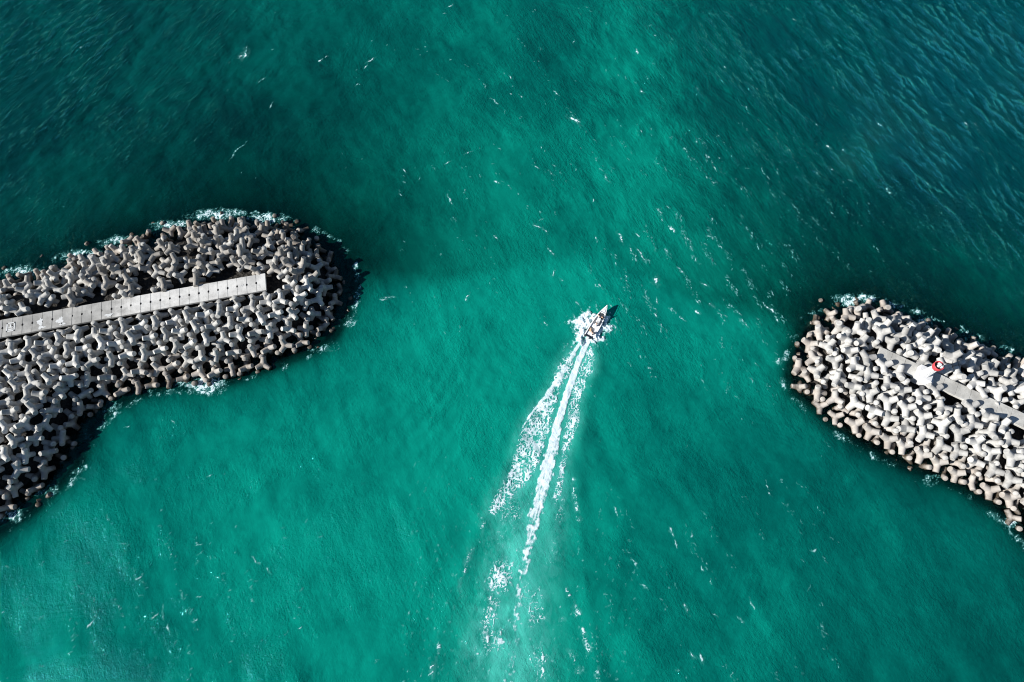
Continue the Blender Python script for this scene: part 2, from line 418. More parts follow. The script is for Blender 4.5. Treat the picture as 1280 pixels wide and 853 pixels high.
# seabed and rubble mounds
bm = bmesh.new(); bmesh.ops.create_grid(bm, x_segments=8, y_segments=8, size=4200)
sb = bm_obj('seabed', bm, simple('silt', (.02, .07, .06), .9, .2, .3, .05)); sb.location.z = -14; tag(sb, kind='structure')
cx_ = np.arange(-168, 168.1, 1.0); cy_ = np.arange(-30, 100.1, 1.0)
CX, CY = np.meshgrid(cx_, cy_)
CZ = np.clip(surf_q(CX, CY) - 1.6, -13.8, 3.0) + .5 * (fbm(CX / 1.7, CY / 1.7, 3, 5) - .5)
for nm, lo, hi in (('left', -170, -20), ('right', 20, 170)):
    keep = (CX >= lo) & (CX <= hi) & (CZ > -12)
    i2 = np.arange(CX.size).reshape(CX.shape)
    q = np.stack([i2[:-1, :-1], i2[:-1, 1:], i2[1:, 1:], i2[1:, :-1]], -1).reshape(-1, 4)
    q = q[keep.ravel()[q].all(1)]
    u, inv = np.unique(q, return_inverse=True)
    V = np.stack([CX.ravel(), CY.ravel(), CZ.ravel()], -1)[u]
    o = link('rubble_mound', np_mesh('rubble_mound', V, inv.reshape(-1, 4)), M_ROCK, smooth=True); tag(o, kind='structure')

# ------------------------------------------------------------------ tetrapods
def tetra_mesh(name, L=1.62, rb=.60, rt=.405, n=12, subdiv=True):
    ax = [Vector((0, 0, 1))] + [Vector((math.sin(R(109.47)) * math.cos(2 * math.pi * k / 3), math.sin(R(109.47)) * math.sin(2 * math.pi * k / 3), math.cos(R(109.47)))) for k in range(3)]
    bm = bmesh.new(); caps = []
    for a in range(4):
        A = ax[a]; b0 = ax[(a + 1) % 4]; U = (b0 - A * b0.dot(A)).normalized(); Vv = A.cross(U)
        gens = []
        for k in range(n):
            th = 2 * math.pi * k / n; rad = U * math.cos(th) + Vv * math.sin(th)
            # generator: p(t) = A t + rad r(t), r linear from rb at t=0 to rt at t=L ; meets the bisector plane with neighbour B: p.A = p.B
            tj = 0
            for B in ax:
                if B is A: continue
                # t + 0 = t A.B + r(t) rad.B
                c = rad.dot(B); s = (rt - rb) / L
                t = rb * c / (1 - A.dot(B) - s * c)
                tj = max(tj, t)
            tj_f = tj + .0
            pts = []
            for f in (0, .10, .28, .6, .93):
                t = tj_f + (L - tj_f) * f
                r = rb + (rt - rb) * t / L + .07 * max(0, 1 - f / .28) ** 2 * (0 if f == 0 else 1)
                pts.append(A * t + rad * r)
            if True:   # rounded crotch: push the junction outwards
                p0 = pts[0]; pts[0] = p0 * (1 + .06)
            pts.append(A * (L * .975) + rad * (rt * 1.0)); pts.append(A * L + rad * (rt * .90))
            gens.append([bm.verts.new(p) for p in pts])
        for k in range(n):
            g, h = gens[k], gens[(k + 1) % n]
            for i in range(len(g) - 1): bm.faces.new((g[i], h[i], h[i + 1], g[i + 1]))
        caps.append(bm.faces.new([g[-1] for g in gens]))
    bmesh.ops.remove_doubles(bm, verts=bm.verts, dist=.02)
    bmesh.ops.recalc_face_normals(bm, faces=bm.faces)
    for f in bm.faces: f.smooth = True
    for f in caps:
        f.smooth = False
        for e in f.edges: e.smooth = False
    me = bpy.data.meshes.new(name); bm.to_mesh(me); bm.free()
    return me
ME_L = tetra_mesh('tetrapod', 1.42, .52, .405); ME_L.materials.append(M_TL)
ME_LN = ME_L.copy(); ME_LN.materials.clear(); ME_LN.materials.append(M_TLN)
ME_R = tetra_mesh('tetrapod', 1.55, .60, .475); ME_R.materials.append(M_TR)

ORD = ['first', 'second', 'third', 'fourth', 'fifth', 'sixth', 'seventh', 'eighth', 'ninth', 'tenth', 'eleventh', 'twelfth', 'thirteenth', 'fourteenth', 'fifteenth',
       'sixteenth', 'seventeenth', 'eighteenth', 'nineteenth']
TENS = {2: 'twenty', 3: 'thirty', 4: 'forty', 5: 'fifty', 6: 'sixty'}
def ordw(n):
    if n <= 19: return ORD[n - 1]
    t, u = divmod(n, 10)
    if u == 0: return {2: 'twentieth', 3: 'thirtieth', 4: 'fortieth', 5: 'fiftieth', 6: 'sixtieth'}[t]
    return TENS[t] + '-' + ORD[u - 1]

_m = (Vector((0, 0, 1)) + Vector((math.sin(R(109.47)), 0, math.cos(R(109.47))))).normalized()
BAR = _m.rotation_difference(Vector((0, 0, 1)))
units = []
BEACON = at(1153, 469.5, WALK_Z)
for bi, b in enumerate(BW):
    AL = 2.66 if bi == 0 else 2.84
    W = b['W']; tip = W[0]; d = W[1] - W[0]; d /= np.hypot(*d)      # along: from tip landwards
    nrm = np.array([-d[1], d[0]]); nrm = nrm if nrm[1] > 0 else -nrm
    flip = (d[0] * nrm[1] - d[1] * nrm[0]) < 0
    for layer in (1, 0):
        for j in range(-26, 27):
            for i in range(-16, 40):
                a = (i + .5 * (j & 1)) * AL; c = j * AL * .866 + (0 if layer else AL * .2887 * 2) + .4
                if not layer: a += 0
                p = tip + d * a + nrm * c
                north = c > 0
                rnd = .10 if not north else .28
                if bi == 1 and north: rnd = .22
                if max(abs(p[0]) - 127, -15 - p[1]) > 0: continue
                p = p + rng.normal(size=2) * AL * rnd * .6
                h = float(surf_q(p[0], p[1]))
                if h < (-1.8 if not north else -.9): continue
                dW = float(seg_dist(np.array([p[0]]), np.array([p[1]]), W)[0])
 
                lim = 2.05 if bi == 0 else 1.5
                if dW < lim + (.35 if layer else 0): 
                    continue
                if bi == 1 and math.hypot(p[0] - BEACON[0], p[1] - BEACON[1]) < 2.5: continue
                if max(abs(p[0]) - 125, -12 - p[1]) > 0: continue
                e = .6
                hx = float(surf_q(p[0] + e, p[1]) - surf_q(p[0] - e, p[1])) / (2 * e); hy = float(surf_q(p[0], p[1] + e) - surf_q(p[0], p[1] - e)) / (2 * e)
                nv = Vector((-hx, -hy, 1)).normalized()
                z = h - (0 if layer else .62) + float(rng.normal()) * (.12 if not north else .25)
                if h < .15: z -= min(1.7, .35 + (.15 - h) * 2.6)
                tiltq = Vector((0, 0, 1)).rotation_difference(nv)
                if north and rng.random() < (.20 if bi == 0 else .06): continue
                rr_ = rng.random()
                if north and rr_ < .45:
                    q = tiltq @ Quaternion(Vector((rng.normal(), rng.normal(), 0)).normalized(), rng.normal() * R(22)) @ Quaternion((0, 0, 1), rng.random() * 6.28)
                elif north and rr_ < .85:
                    q = Quaternion(Vector(rng.normal(size=3)).normalized(), rng.random() * 6.28)
                else:
                    yaw = math.atan2(d[1], d[0]) + R(30 if layer else 90) + R(18) * (1 if j & 1 else -1) * (1 if layer else 0) + rng.normal() * R(9 if not north else 40)
                    q = Quaternion((0, 0, 1), yaw)
                    if layer:
                        q = q @ Quaternion((1, 0, 0), math.pi)
                        if rng.random() < (.8 if bi == 0 else .5):      # lying on two legs, the other two make a straight bar
                            yb = math.atan2(d[1], d[0]) + (R(8) if (i + (j >> 1)) % 2 else R(100)) + rng.normal() * R(12)
                            q = Quaternion((0, 0, 1), yb) @ BAR
                    jt = Quaternion(Vector((rng.normal(), rng.normal(), 0)).normalized(), rng.normal() * R(9 if not north else 22))
                    q = tiltq @ jt @ q
                dist = math.sqrt(p[0] ** 2 + p[1] ** 2 + (HCAM - z) ** 2)
                pu, pv = upx(p[0], p[1])
                inframe = -18 < pu < 1298
                score = (1.0 if layer else .5) * (100 / dist) ** 2 * min(1, max(.05, (z + .7) / 1.4)) * (1 if inframe else 0)
                units.append(dict(b=bi, layer=layer, j=j, a=a, c=c, p=p, z=z, q=q, score=score, north=north))
# crest units that lean over the walkway edge
units.sort(key=lambda u: -u['score'])
solo, rest = units[:300], units[300:]
solo = [u for u in solo if u['score'] > 0]
# rows counted outwards from the walkway, places counted from the rounded tip
rows = {}
for u in solo: rows.setdefault((u['b'], u['north'], u['layer'], u['j']), []).append(u)
order = {}
for key in rows: order.setdefault(key[:3], []).append(key)
for k3, keys in order.items():
    keys.sort(key=lambda q: abs(np.mean([u['c'] for u in rows[q]])))
    for ri, key in enumerate(keys):
        for ci, u in enumerate(sorted(rows[key], key=lambda u: u['a'])):
            u['row'], u['no'] = ri + 1, ci + 1
SZ = [1.0, .96, 1.04, 1.0]
for u in solo:
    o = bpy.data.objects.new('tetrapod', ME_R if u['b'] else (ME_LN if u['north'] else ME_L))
    o.location = (u['p'][0], u['p'][1], u['z']); o.rotation_mode = 'QUATERNION'; o.rotation_quaternion = u['q']
    s = float(1 + rng.normal() * .025); o.scale = (s, s, s)
    col.objects.link(o)
    bw = 'right' if u['b'] else 'left'
    side = 'above' if u['north'] else 'below'
    tone = 'brown stained' if u['z'] < (1.9 if u['north'] and not u['b'] else .9) else ('pale' if u['b'] else 'grey')
    what = f'{tone} sprawled tetrapod' if u['layer'] else f'{tone} deeper tetrapod'
    tag(o, f"{what}, {bw} breakwater, {ordw(u['row'])} row {side} the walkway, {ordw(u['no'])} from rounded tip", 'tetrapod', f'tetrapods piled on the {bw} breakwater')
# the remaining, mostly hidden or submerged ones
base = np.empty(len(ME_L.vertices) * 3, np.float32); ME_L.vertices.foreach_get('co', base); base = base.reshape(-1, 3)
bmq = bmesh.new(); bmq.from_mesh(ME_L); bmesh.ops.triangulate(bmq, faces=bmq.faces)
tri = np.array([[v.index for v in f.verts] for f in bmq.faces], np.int32); bmq.free()
for bi, nm in ((0, 'left'), (1, 'right')):
    V, T, k = [], [], 0
    for u in rest:
        if u['b'] != bi: continue
        Rm = np.array(u['q'].to_matrix()); V.append(base @ Rm.T + np.array([u['p'][0], u['p'][1], u['z']])); T.append(tri + k); k += len(base)
    if V:
        o = link('tetrapod_pile', np_mesh('tetrapod_pile', np.concatenate(V), np.concatenate(T)), M_TR if bi else M_TL, smooth=True)
        tag(o, f'half hidden and sunken tetrapods wedged beneath the outer layer of the {nm} breakwater', 'tetrapod pile', kind='stuff')

# ------------------------------------------------------------------ walkways
M_HOLE = simple('drain_hole_shade', (.012, .012, .012), .9, .1)  # near-black colour of flat discs, painted as the shade inside drain holes
def walkway(pts, width, pitch, mat, drains, name='walkway', z=WALK_Z, label=None):
    P = ats(pts, z); root = None
    cum = [0]
    for a, b in zip(P, P[1:]): cum.append(cum[-1] + float(np.hypot(*(b - a))))
    def pt(s):
        i = max(0, min(len(P) - 2, sum(1 for c in cum[1:] if c < s)))
        t = (s - cum[i]) / (cum[i + 1] - cum[i]); d = P[i + 1] - P[i]
        return P[i] + d * t, d / np.hypot(*d)
    bm = bmesh.new(); prev = None; s = 0; g = .022
    prof = []
    k = 0
    while s < cum[-1] - pitch:
        dz = random.uniform(-.02, .02)
        prof += [(s + g, -.07), (s + g + .012, dz), (s + pitch - g - .012, dz), (s + pitch - g, -.07)]
        s += pitch; k += 1
    hw = width / 2
    for s_, dz in prof:
        p, d = pt(s_); n_ = np.array([-d[1], d[0]])
        cs = [(-hw, -.45), (-hw, dz - .05), (-hw + .05, dz), (hw - .05, dz), (hw, dz - .05), (hw, -.45)]
        ring = [bm.verts.new((p[0] + n_[0] * q, p[1] + n_[1] * q, z + zz)) for q, zz in cs]
        if prev:
            for i in range(5): bm.faces.new((prev[i], prev[i + 1], ring[i + 1], ring[i]))
        else: bm.faces.new(ring)
        prev = ring
    bm.faces.new(prev[::-1])
    o = bm_obj(name, bm, mat); tag(o, label, 'walkway', kind='structure')
    if drains:
        bm = bmesh.new(); lathe(bm, [(0, .012), (.14, .012), (.15, 0), (0, 0)], 10)
        me = bpy.data.meshes.new('drain_hole'); bm.to_mesh(me); bm.free(); me.materials.append(M_HOLE)
        for q in range(1, k):
            if q in drains:
                p, d = pt(q * pitch); h = bpy.data.objects.new('drain_hole', me); col.objects.link(h)
                h.location = (p[0], p[1], z + .005); h.scale = (1, 1.6, 1); h.rotation_euler = (0, 0, math.atan2(d[1], d[0])); h.parent = o
    return o, pt
wl, ptl = walkway(LW, 3.35, 1.64, M_WALK, set(range(1, 60)))
wr, ptr = walkway(RW, 2.5, 2.2, M_WALKR, set())
# white lime patches and scrawl on the left walkway
M_PAINT = simple('white_wash', (.58, .59, .58), .8, .3, .1, 3)
def paint_patch(s, off, L, Wd, seed, name='painted_patch'):
    p, d = ptl(s); g = np.random.default_rng(seed); bm = bmesh.new(); n = 36; vs_ = []
    for k in range(n):
        th = 2 * math.pi * k / n; r = .75 + .35 * math.sin(3 * th + seed) * g.random() + .3 * (g.random() - .5)
        vs_.append(bm.verts.new((r * L / 2 * math.cos(th), r * Wd / 2 * math.sin(th), 0)))
    bm.faces.new(vs_)
    o = bm_obj(name, bm, M_PAINT); o.location = (p[0] - d[1] * off, p[1] + d[0] * off, WALK_Z + .026); o.rotation_euler = (0, 0, math.atan2(d[1], d[0]))
    o.parent = wl; o.matrix_parent_inverse = wl.matrix_world.inverted(); return o
def s_of(u, v):
    c = np.array(at(u, v, WALK_Z)); return float(np.hypot(*(c - np.array(at(*LW[0], WALK_Z)))))
for (u, v, L, Wd, off, sd) in ((75, 403, 1.5, 1.5, .5, 1), (50, 407, 1.2, 1.7, .1, 2), (52, 415, 1.6, .6, 1.2, 5), (78, 410, 1.3, .6, 1.2, 6), (136, 389, 1.5, .7, 1.1, 3)):
    paint_patch(s_of(u, v), off, L, Wd, sd)
# scrawled frame with strokes near the landward bend, and a faint scrawl near the end slab
def strokes(s, segs, w_):
    p, d = ptl(s); bm = bmesh.new()
    for x0, y0, x1, y1 in segs:
        a = Vector((x0, y0, 0)); b_ = Vector((x1, y1, 0)); t = (b_ - a).normalized() * w_ / 2; n_ = Vector((-t.y, t.x, 0))
        f = [bm.verts.new(a - t + n_), bm.verts.new(a - t - n_), bm.verts.new(b_ + t - n_), bm.verts.new(b_ + t + n_)]
        bm.faces.new(f)
    o = bm_obj('painted_scrawl', bm, M_PAINT); o.location = (p[0], p[1], WALK_Z + .028); o.rotation_euler = (0, 0, math.atan2(d[1], d[0]))
    o.parent = wl; o.matrix_parent_inverse = wl.matrix_world.inverted()
strokes(s_of(13, 415), [(-.6, -.7, .6, -.7), (.6, -.7, .6, .8), (.6, .8, -.6, .8), (-.6, .8, -.6, -.7), (-.25, .1, .25, .1), (0, -.35, 0, -.1), (-.3, .5, .3, .5)], .2)
strokes(s_of(303, 358), [(-.4, .1, -.2, -.1), (-.2, -.1, 0, .12), (0, .12, .2, -.08), (.2, -.08, .4, .05)], .09)

# ------------------------------------------------------------------ beacon
M_WHITE = simple('white_masonry', (.60, .60, .60), .7, .3, .05, 2)
M_RED = simple('red_paint', (.55, .05, .06), .45, .5, .15, 3)
M_DARK = simple('gallery_shadow_grey', (.05, .03, .03), .8, .3, .2, 3)
M_GLASS = simple('lantern_glass', (.55, .60, .60), .12, .6, .05, 3)
bang = math.atan2(*(BW[1]['W'][1] - BW[1]['W'][0])[::-1])
bc = empty('harbour_beacon', (BEACON[0], BEACON[1], WALK_Z - .1), (0, 0, bang)); bc.scale = (.80, .80, .97)
tag(bc, 'small white harbour light with a red gallery on a square plinth', 'lighthouse')
bm = bmesh.new(); box(bm, -1.4, 1.4, -1.4, 1.4, -1.5, 1.35, .05); bm_obj('plinth', bm, M_WHITE, bc)
bm = bmesh.new()
for k in range(5): box(bm, 1.403 + k * .20, 1.403 + k * .20 + .19, -1.3, .0, -1.4, 1.12 - k * .24, .012)
bm_obj('stair', bm, M_WHITE, bc)
bm = bmesh.new(); lathe(bm, [(0, 1.345), (.95, 1.345), (.92, 1.6), (.72, 3.6), (.70, 4.3), (0, 4.3)], 32); bm_obj('tower', bm, M_WHITE, bc, True)
bm = bmesh.new(); lathe(bm, [(.71, 3.95), (.84, 4.2), (.96, 4.4), (.98, 5.05), (.93, 5.1), (.84, 5.05), (.82, 4.55), (.71, 4.5)], 32, close=True); bm_obj('gallery', bm, M_RED, bc, True)
bm = bmesh.new(); lathe(bm, [(0, 4.35), (.80, 4.35), (.80, 4.58), (0, 4.58)], 32); fl = bm_obj('gallery_floor', bm, M_DARK, bc)
bm = bmesh.new(); lathe(bm, [(0, 4.585), (.30, 4.585), (.30, 5.0), (.26, 5.02), (0, 5.02)], 20); bm_obj('lantern_base', bm, M_WHITE, bc)
bm = bmesh.new(); lathe(bm, [(0, 5.023), (.20, 5.023), (.22, 5.4), (0, 5.4)], 20); ln = bm_obj('lantern', bm, M_GLASS, bc, True)
bm = bmesh.new(); lathe(bm, [(.27, 5.403), (.26, 5.5), (.14, 5.62), (0, 5.7)], 20); bm_obj('lantern_cap', bm, M_WHITE, ln, True)
bm = bmesh.new(); box(bm, .40, .70, -.2, .25, 4.585, 5.25, .03); bm_obj('equipment_box', bm, M_WHITE, bc)
bm = bmesh.new(); box(bm, -.22, .22, .42, .66, 4.585, 5.1, .03); bm_obj('battery_box', bm, M_WHITE, bc)
bm = bmesh.new()
for k in range(2): tube(bm, [(-.25 + .5 * k, -1.0, 1.36), (-.25 + .5 * k, -.80, 4.2)], .03)
for k in range(9): tube(bm, [(-.25, -.985 + .02 * k, 1.6 + .3 * k), (.25, -.985 + .02 * k, 1.6 + .3 * k)], .02)
bm_obj('ladder', bm, M_WHITE, bc)

# ------------------------------------------------------------------ boat
BOW = np.array(at(759.5, 381, 1.35)); STERN = np.array(at(736, 421, .65))
hd = BOW - STERN; LB = float(np.hypot(*hd)); hang = math.atan2(hd[1], hd[0])
M_HULL = simple('white_gelcoat', (.80, .80, .79), .3, .5, .04, 3)
M_DECK = simple('worn_grey_deck', (.66, .67, .67), .7, .3, .25, 5)
M_STRAKE = simple('grey_topside', (.33, .38, .42), .45, .5, .1, 4)
M_BLK = simple('black_plastic', (.015, .015, .017), .4, .5, .1)
M_TAN = simple('tan_canvas', (.62, .43, .28), .8, .2, .1)
boat = empty('motorboat', (STERN[0], STERN[1], .05), (0, R(-2.5), hang))
tag(boat, 'open white motorboat with a pointed bow speeding ahead of its foaming wake', 'boat')
SEC = [0, .12, .3, .5, .66, .8, .9, .96, 1.0]
def hb(t): return .86 * (1 if t < .35 else max(0.02, (1 - ((t - .35) / .65) ** 2.1)))      # half beam at the gunwale
def gz(t): return .55 + .38 * t ** 2.2
def kz(t): return -.25 + .75 * max(0, (t - .6) / .4) ** 2
def loft(bm, ts, prof, capends=True):
    rings = [[bm.verts.new((t * LB, y, z)) for y, z in prof(t)] for t in ts]
    for a, b in zip(rings, rings[1:]):
        for k in range(len(a) - 1): bm.faces.new((a[k], a[k + 1], b[k + 1], b[k]))
    return rings
def hullp(t):
    w_, g, k_ = hb(t), gz(t), kz(t); c = (g + k_) * .5 - .12
    return [(w_, g), (w_ * .95, (g + c) / 2), (w_ * .78, c), (0, k_), (-w_ * .78, c), (-w_ * .95, (g + c) / 2), (-w_, g)]
bm = bmesh.new(); r_ = loft(bm, SEC, hullp); bm.faces.new(r_[0]); bm_obj('hull', bm, M_HULL, boat)
def inner(t):
    w_, g = hb(t) - .11, gz(t); fl_ = .17 + .25 * max(0, t - .6)
    return [(w_, g), (w_ * .93, fl_ + .05), (w_ * .88, fl_), (-w_ * .88, fl_), (-w_ * .93, fl_ + .05), (-w_, g)]
bm = bmesh.new(); loft(bm, [.02, .12, .3, .5, .66, .74], inner); bm_obj('cockpit_liner', bm, M_DECK, boat)
bm = bmesh.new()
for sg in (1, -1):
    rr = [[bm.verts.new((t * LB, sg * (hb(t) + .05), gz(t) - .03)), bm.verts.new((t * LB, sg * (hb(t) + .04), gz(t) + .05)), bm.verts.new((t * LB, sg * max(0, hb(t) - .13), gz(t) + .05)), bm.verts.new((t * LB, sg * max(0, hb(t) - .13), gz(t) - .03))] for t in SEC[:-1] + [.995]]
    for a, b in zip(rr, rr[1:]):
        for k in range(4): bm.faces.new((a[k], a[(k + 1) % 4], b[(k + 1) % 4], b[k]))
    bm.faces.new(rr[0]); bm.faces.new(rr[-1][::-1])
bm_obj('gunwale', bm, M_HULL, boat)
bm = bmesh.new(); loft(bm, [.74, .8, .86, .92, .97, .995], lambda t: [(hb(t) - .05, gz(t) + .03), (hb(t) * .5, gz(t) + .07), (0, gz(t) + .10), (-hb(t) * .5, gz(t) + .07), (-hb(t) + .05, gz(t) + .03)]); bm_obj('foredeck', bm, M_HULL, boat)
bm = bmesh.new(); box(bm, .80 * LB, .86 * LB, -.2, .2, gz(.83) + .09, gz(.83) + .13, .01); bm_obj('hatch', bm, M_DECK, boat)
bm = bmesh.new(); box(bm, .76 * LB, .775 * LB, -.42, .42, gz(.76) + .07, gz(.76) + .12, .01); bm_obj('coaming', bm, M_STRAKE, boat)
bm = bmesh.new()
for sg in (1, -1): tube(bm, [(.70 * LB, sg * (hb(.7) - .06), gz(.7) + .05), (.72 * LB, sg * (hb(.72) - .06), gz(.72) + .28), (.88 * LB, sg * (hb(.88) - .06), gz(.88) + .3), (.97 * LB, sg * .08, gz(.97) + .3)], .02)
bm_obj('bow_rail', bm, simple('rail_steel', (.45, .46, .47), .3, .6, .05, 3, .8), boat)
for y0, y1, nm in ((.56, .69, 'bench'), (.30, .40, 'bench'), (.06, .15, 'bench')):
    bm = bmesh.new(); box(bm, y0 * LB, y1 * LB, -.72, .72, .19, .42, .03); bm_obj(nm, bm, M_HULL, boat)
bm = bmesh.new(); box(bm, .46 * LB, .535 * LB, -.34, .30, .18, .85, .05); cons = bm_obj('console', bm, M_HULL, boat)
bm = bmesh.new(); box(bm, .537 * LB, .545 * LB, -.3, .26, .85, 1.2, .003); bm_obj('windscreen', bm, M_GLASS, cons)
bm = bmesh.new(); lathe(bm, [(.15, -.012), (.175, 0), (.15, .012), (.125, 0)], 18, close=True)
sw = bm_obj('steering_wheel', bm, M_BLK, cons); sw.location = (.45 * LB, -.02, .86); sw.rotation_euler = (0, R(-60), 0)
bm = bmesh.new(); box(bm, -.06, .06, -.84, .84, .36, .70, .02); bm_obj('transom', bm, M_BLK, boat)
bm = bmesh.new(); box(bm, -.50, -.14, -.19, .19, .55, 1.0, .08); ob = bm_obj('outboard_motor', bm, simple('grey_cowling', (.62, .63, .64), .35, .5, .06), boat)
bm = bmesh.new(); box(bm, -.36, -.2, -.07, .07, -.5, .58, .03); bm_obj('outboard_leg', bm, M_BLK, ob)
bm = bmesh.new(); tube(bm, [(-.14, 0, .85), (.15, .05, .87), (.42, .10, .90)], .025); bm_obj('tiller', bm, M_BLK, ob)
M_CRATE = M_TAN
bag = empty('duffel_bag', (0, 0, 0)); tag(bag, 'tan bag lying in the stern of the open motorboat', 'bag')
def boat_pt(t, y, z): return boat.matrix_basis @ Vector((t * LB, y, z))
bm = bmesh.new(); lathe(bm, [(0, -.42), (.15, -.41), (.22, -.30), (.235, 0), (.22, .30), (.15, .41), (0, .42)], 18)
for v in bm.verts: v.co = Vector((v.co.z, v.co.y, max(v.co.x, -.17)))
bm_obj('bag_body', bm, M_TAN, bag, True)
bm = bmesh.new(); tube(bm, [(-.2, .08, .2), (-.12, .1, .33), (.12, .1, .33), (.2, .08, .2)], .016); bm_obj('handle', bm, M_BLK, bag)
bag.location = boat_pt(.205, .34, .31); bag.rotation_euler = (0, 0, hang + .5)

# ------------------------------------------------------------------ people
def skin_mesh(name, verts, edges, radii, mat, parent, sub=2):
    me = bpy.data.meshes.new(name); me.from_pydata([tuple(v) for v in verts], edges, [])
    o = bpy.data.objects.new(name, me); col.objects.link(o)
    m = o.modifiers.new('s', 'SKIN'); m.use_smooth_shade = True
    for i, v in enumerate(me.skin_vertices[0].data):
        r = radii[i]; v.radius = r if isinstance(r, tuple) else (r, r); v.use_root = (i == 0)
    m2 = o.modifiers.new('d', 'SUBSURF'); m2.levels = sub; m2.render_levels = sub
    dg = bpy.context.evaluated_depsgraph_get(); nm_ = bpy.data.meshes.new_from_object(o.evaluated_get(dg))
    bpy.data.objects.remove(o)
    return link(name, nm_, mat, parent, True)
M_SKIN = simple('skin', (.42, .25, .17), .55, .4, .05)
def person(loc, rz, shirt, trousers, hair, label, lean=.08, standing=False):
    p = empty('person', loc, (0, 0, rz)); tag(p, label, 'person')
    ms = simple('shirt_cloth', shirt, .85, .2, .12, 12); mtr = simple('trouser_cloth', trousers, .85, .2, .12, 12); mh = simple('hair', hair, .6, .3, .2, 20)
    hip = .12 if not standing else .92
    # facing +x ; pelvis at origin height hip
    V, E, Rr = [], [], []
    def v(x, y, z, r, par=None):
        V.append((x, y, z)); Rr.append(r)
        if par is not None: E.append((par, len(V) - 1))
        return len(V) - 1
    pel = v(0, 0, hip, (.13, .10)); sp = v(lean * .4, 0, hip + .22, (.125, .095), pel); ch = v(lean, 0, hip + .42, (.15, .105), sp)
    nk = v(lean * 1.25, 0, hip + .57, .055, ch); hd0 = v(lean * 1.4 + .02, 0, hip + .67, (.075, .085), nk); hd1 = v(lean * 1.4 + .02, 0, hip + .79, (.07, .085), hd0)
    ns = v(lean * 1.4 + .115, 0, hip + .70, .018, hd0)
    arms = {}; legs = {}
    for sg in (1, -1):
        sh = v(lean, sg * .19, hip + .48, .055, ch); el = v(lean + .08, sg * .26, hip + .22, .042, sh); wr_ = v(lean + .30, sg * .2, hip + .17, .03, el)
        pm = v(lean + .37, sg * .19, hip + .165, (.038, .02), wr_); arms[sg] = (sh, el, wr_)
        for q, (yy, ln_) in enumerate(((-.03, .075), (-.01, .085), (.01, .08), (.03, .065))):
            a = v(lean + .40, sg * .19 + yy, hip + .165, .010, pm); b = v(lean + .40 + ln_ * .5, sg * .19 + yy * 1.1, hip + .155, .009, a); v(lean + .40 + ln_ * .8, sg * .19 + yy * 1.1, hip + .125, .008, b)
        a = v(lean + .36, sg * .19 - sg * .045, hip + .16, .011, wr_); v(lean + .40, sg * .19 - sg * .06, hip + .15, .009, a)
        th = v(.05, sg * .10, hip - .02, .085, pel)
        if standing: kn = v(.06, sg * .11, hip - .44, .06, th); an = v(0, sg * .12, hip - .84, .042, kn)
        else: kn = v(.44, sg * .13, hip + .02, .06, th); an = v(.47, sg * .13, hip - .38, .042, kn)
        ft = v(V[an][0] + .14, sg * .14, V[an][2] - .06, .038, an); legs[sg] = (th, kn, an)
    skin_mesh('body', V, E, Rr, M_SKIN, p)
    def sub(name, ids, edges, grow, mat, cut=None):
        ix = {q: n for n, q in enumerate(ids)}
        rr = [tuple(np.array(Rr[q]) * np.ones(2) + grow) for q in ids]
        vv = [V[q] for q in ids]
        if cut:
            for q, to, f in cut: vv[ix[q]] = tuple(np.array(V[to]) * (1 - f) + np.array(V[q]) * f)
        skin_mesh(name, vv, [(ix[a], ix[b]) for a, b in edges], rr, mat, p)
    a, b = arms[1], arms[-1]
    sub('shirt', [ch, sp, pel, a[0], a[1], b[0], b[1]], [(ch, sp), (sp, pel), (ch, a[0]), (a[0], a[1]), (ch, b[0]), (b[0], b[1])], .016, ms, [(a[1], a[0], .75), (b[1], b[0], .75)])
    a, b = legs[1], legs[-1]
    sub('trousers', [pel, a[0], a[1], a[2], b[0], b[1], b[2]], [(pel, a[0]), (a[0], a[1]), (a[1], a[2]), (pel, b[0]), (b[0], b[1]), (b[1], b[2])], .014, mtr, [(a[2], a[1], .9), (b[2], b[1], .9)])
    bm = bmesh.new(); bmesh.ops.create_uvsphere(bm, u_segments=16, v_segments=10, radius=1)
    bmesh.ops.delete(bm, geom=[f for f in bm.verts if f.co.z < -.25 or (f.co.x > .55 and f.co.z < .35)], context='VERTS')
    for q in bm.verts: q.co = Vector((q.co.x * .112 + lean * 1.4 + .01, q.co.y * .10, q.co.z * .115 + hip + .755))
    bm_obj('hair', bm, mh, p, True)
    bm = bmesh.new()
    for sg in (1, -1):
        g_ = bmesh.ops.create_icosphere(bm, subdivisions=1, radius=.012)
        for q in g_['verts']: q.co += Vector((lean * 1.4 + .098, sg * .032, hip + .735))
    bm_obj('eyes', bm, M_BLK, p)
    return p
person(boat_pt(.60, .30, .47), hang + .1, (.78, .78, .80), (.30, .33, .38), (.008, .007, .007), 'person with dark hair and white shirt seated before the boat console')
person(boat_pt(.61, -.34, .47), hang - .1, (.03, .03, .035), (.035, .04, .05), (.010, .009, .008), 'person in dark top and trousers seated on the forward bench of the boat')
person(boat_pt(.36, -.05, .47), hang, (.72, .73, .76), (.25, .27, .30), (.25, .24, .22), 'person in pale shirt steering behind the boat console', .15)
person(boat_pt(.11, -.22, .47), hang - .3, (.80, .76, .76), (.03, .03, .03), (.007, .006, .006), 'person in pale shirt with black hair seated on the stern bench', .05)

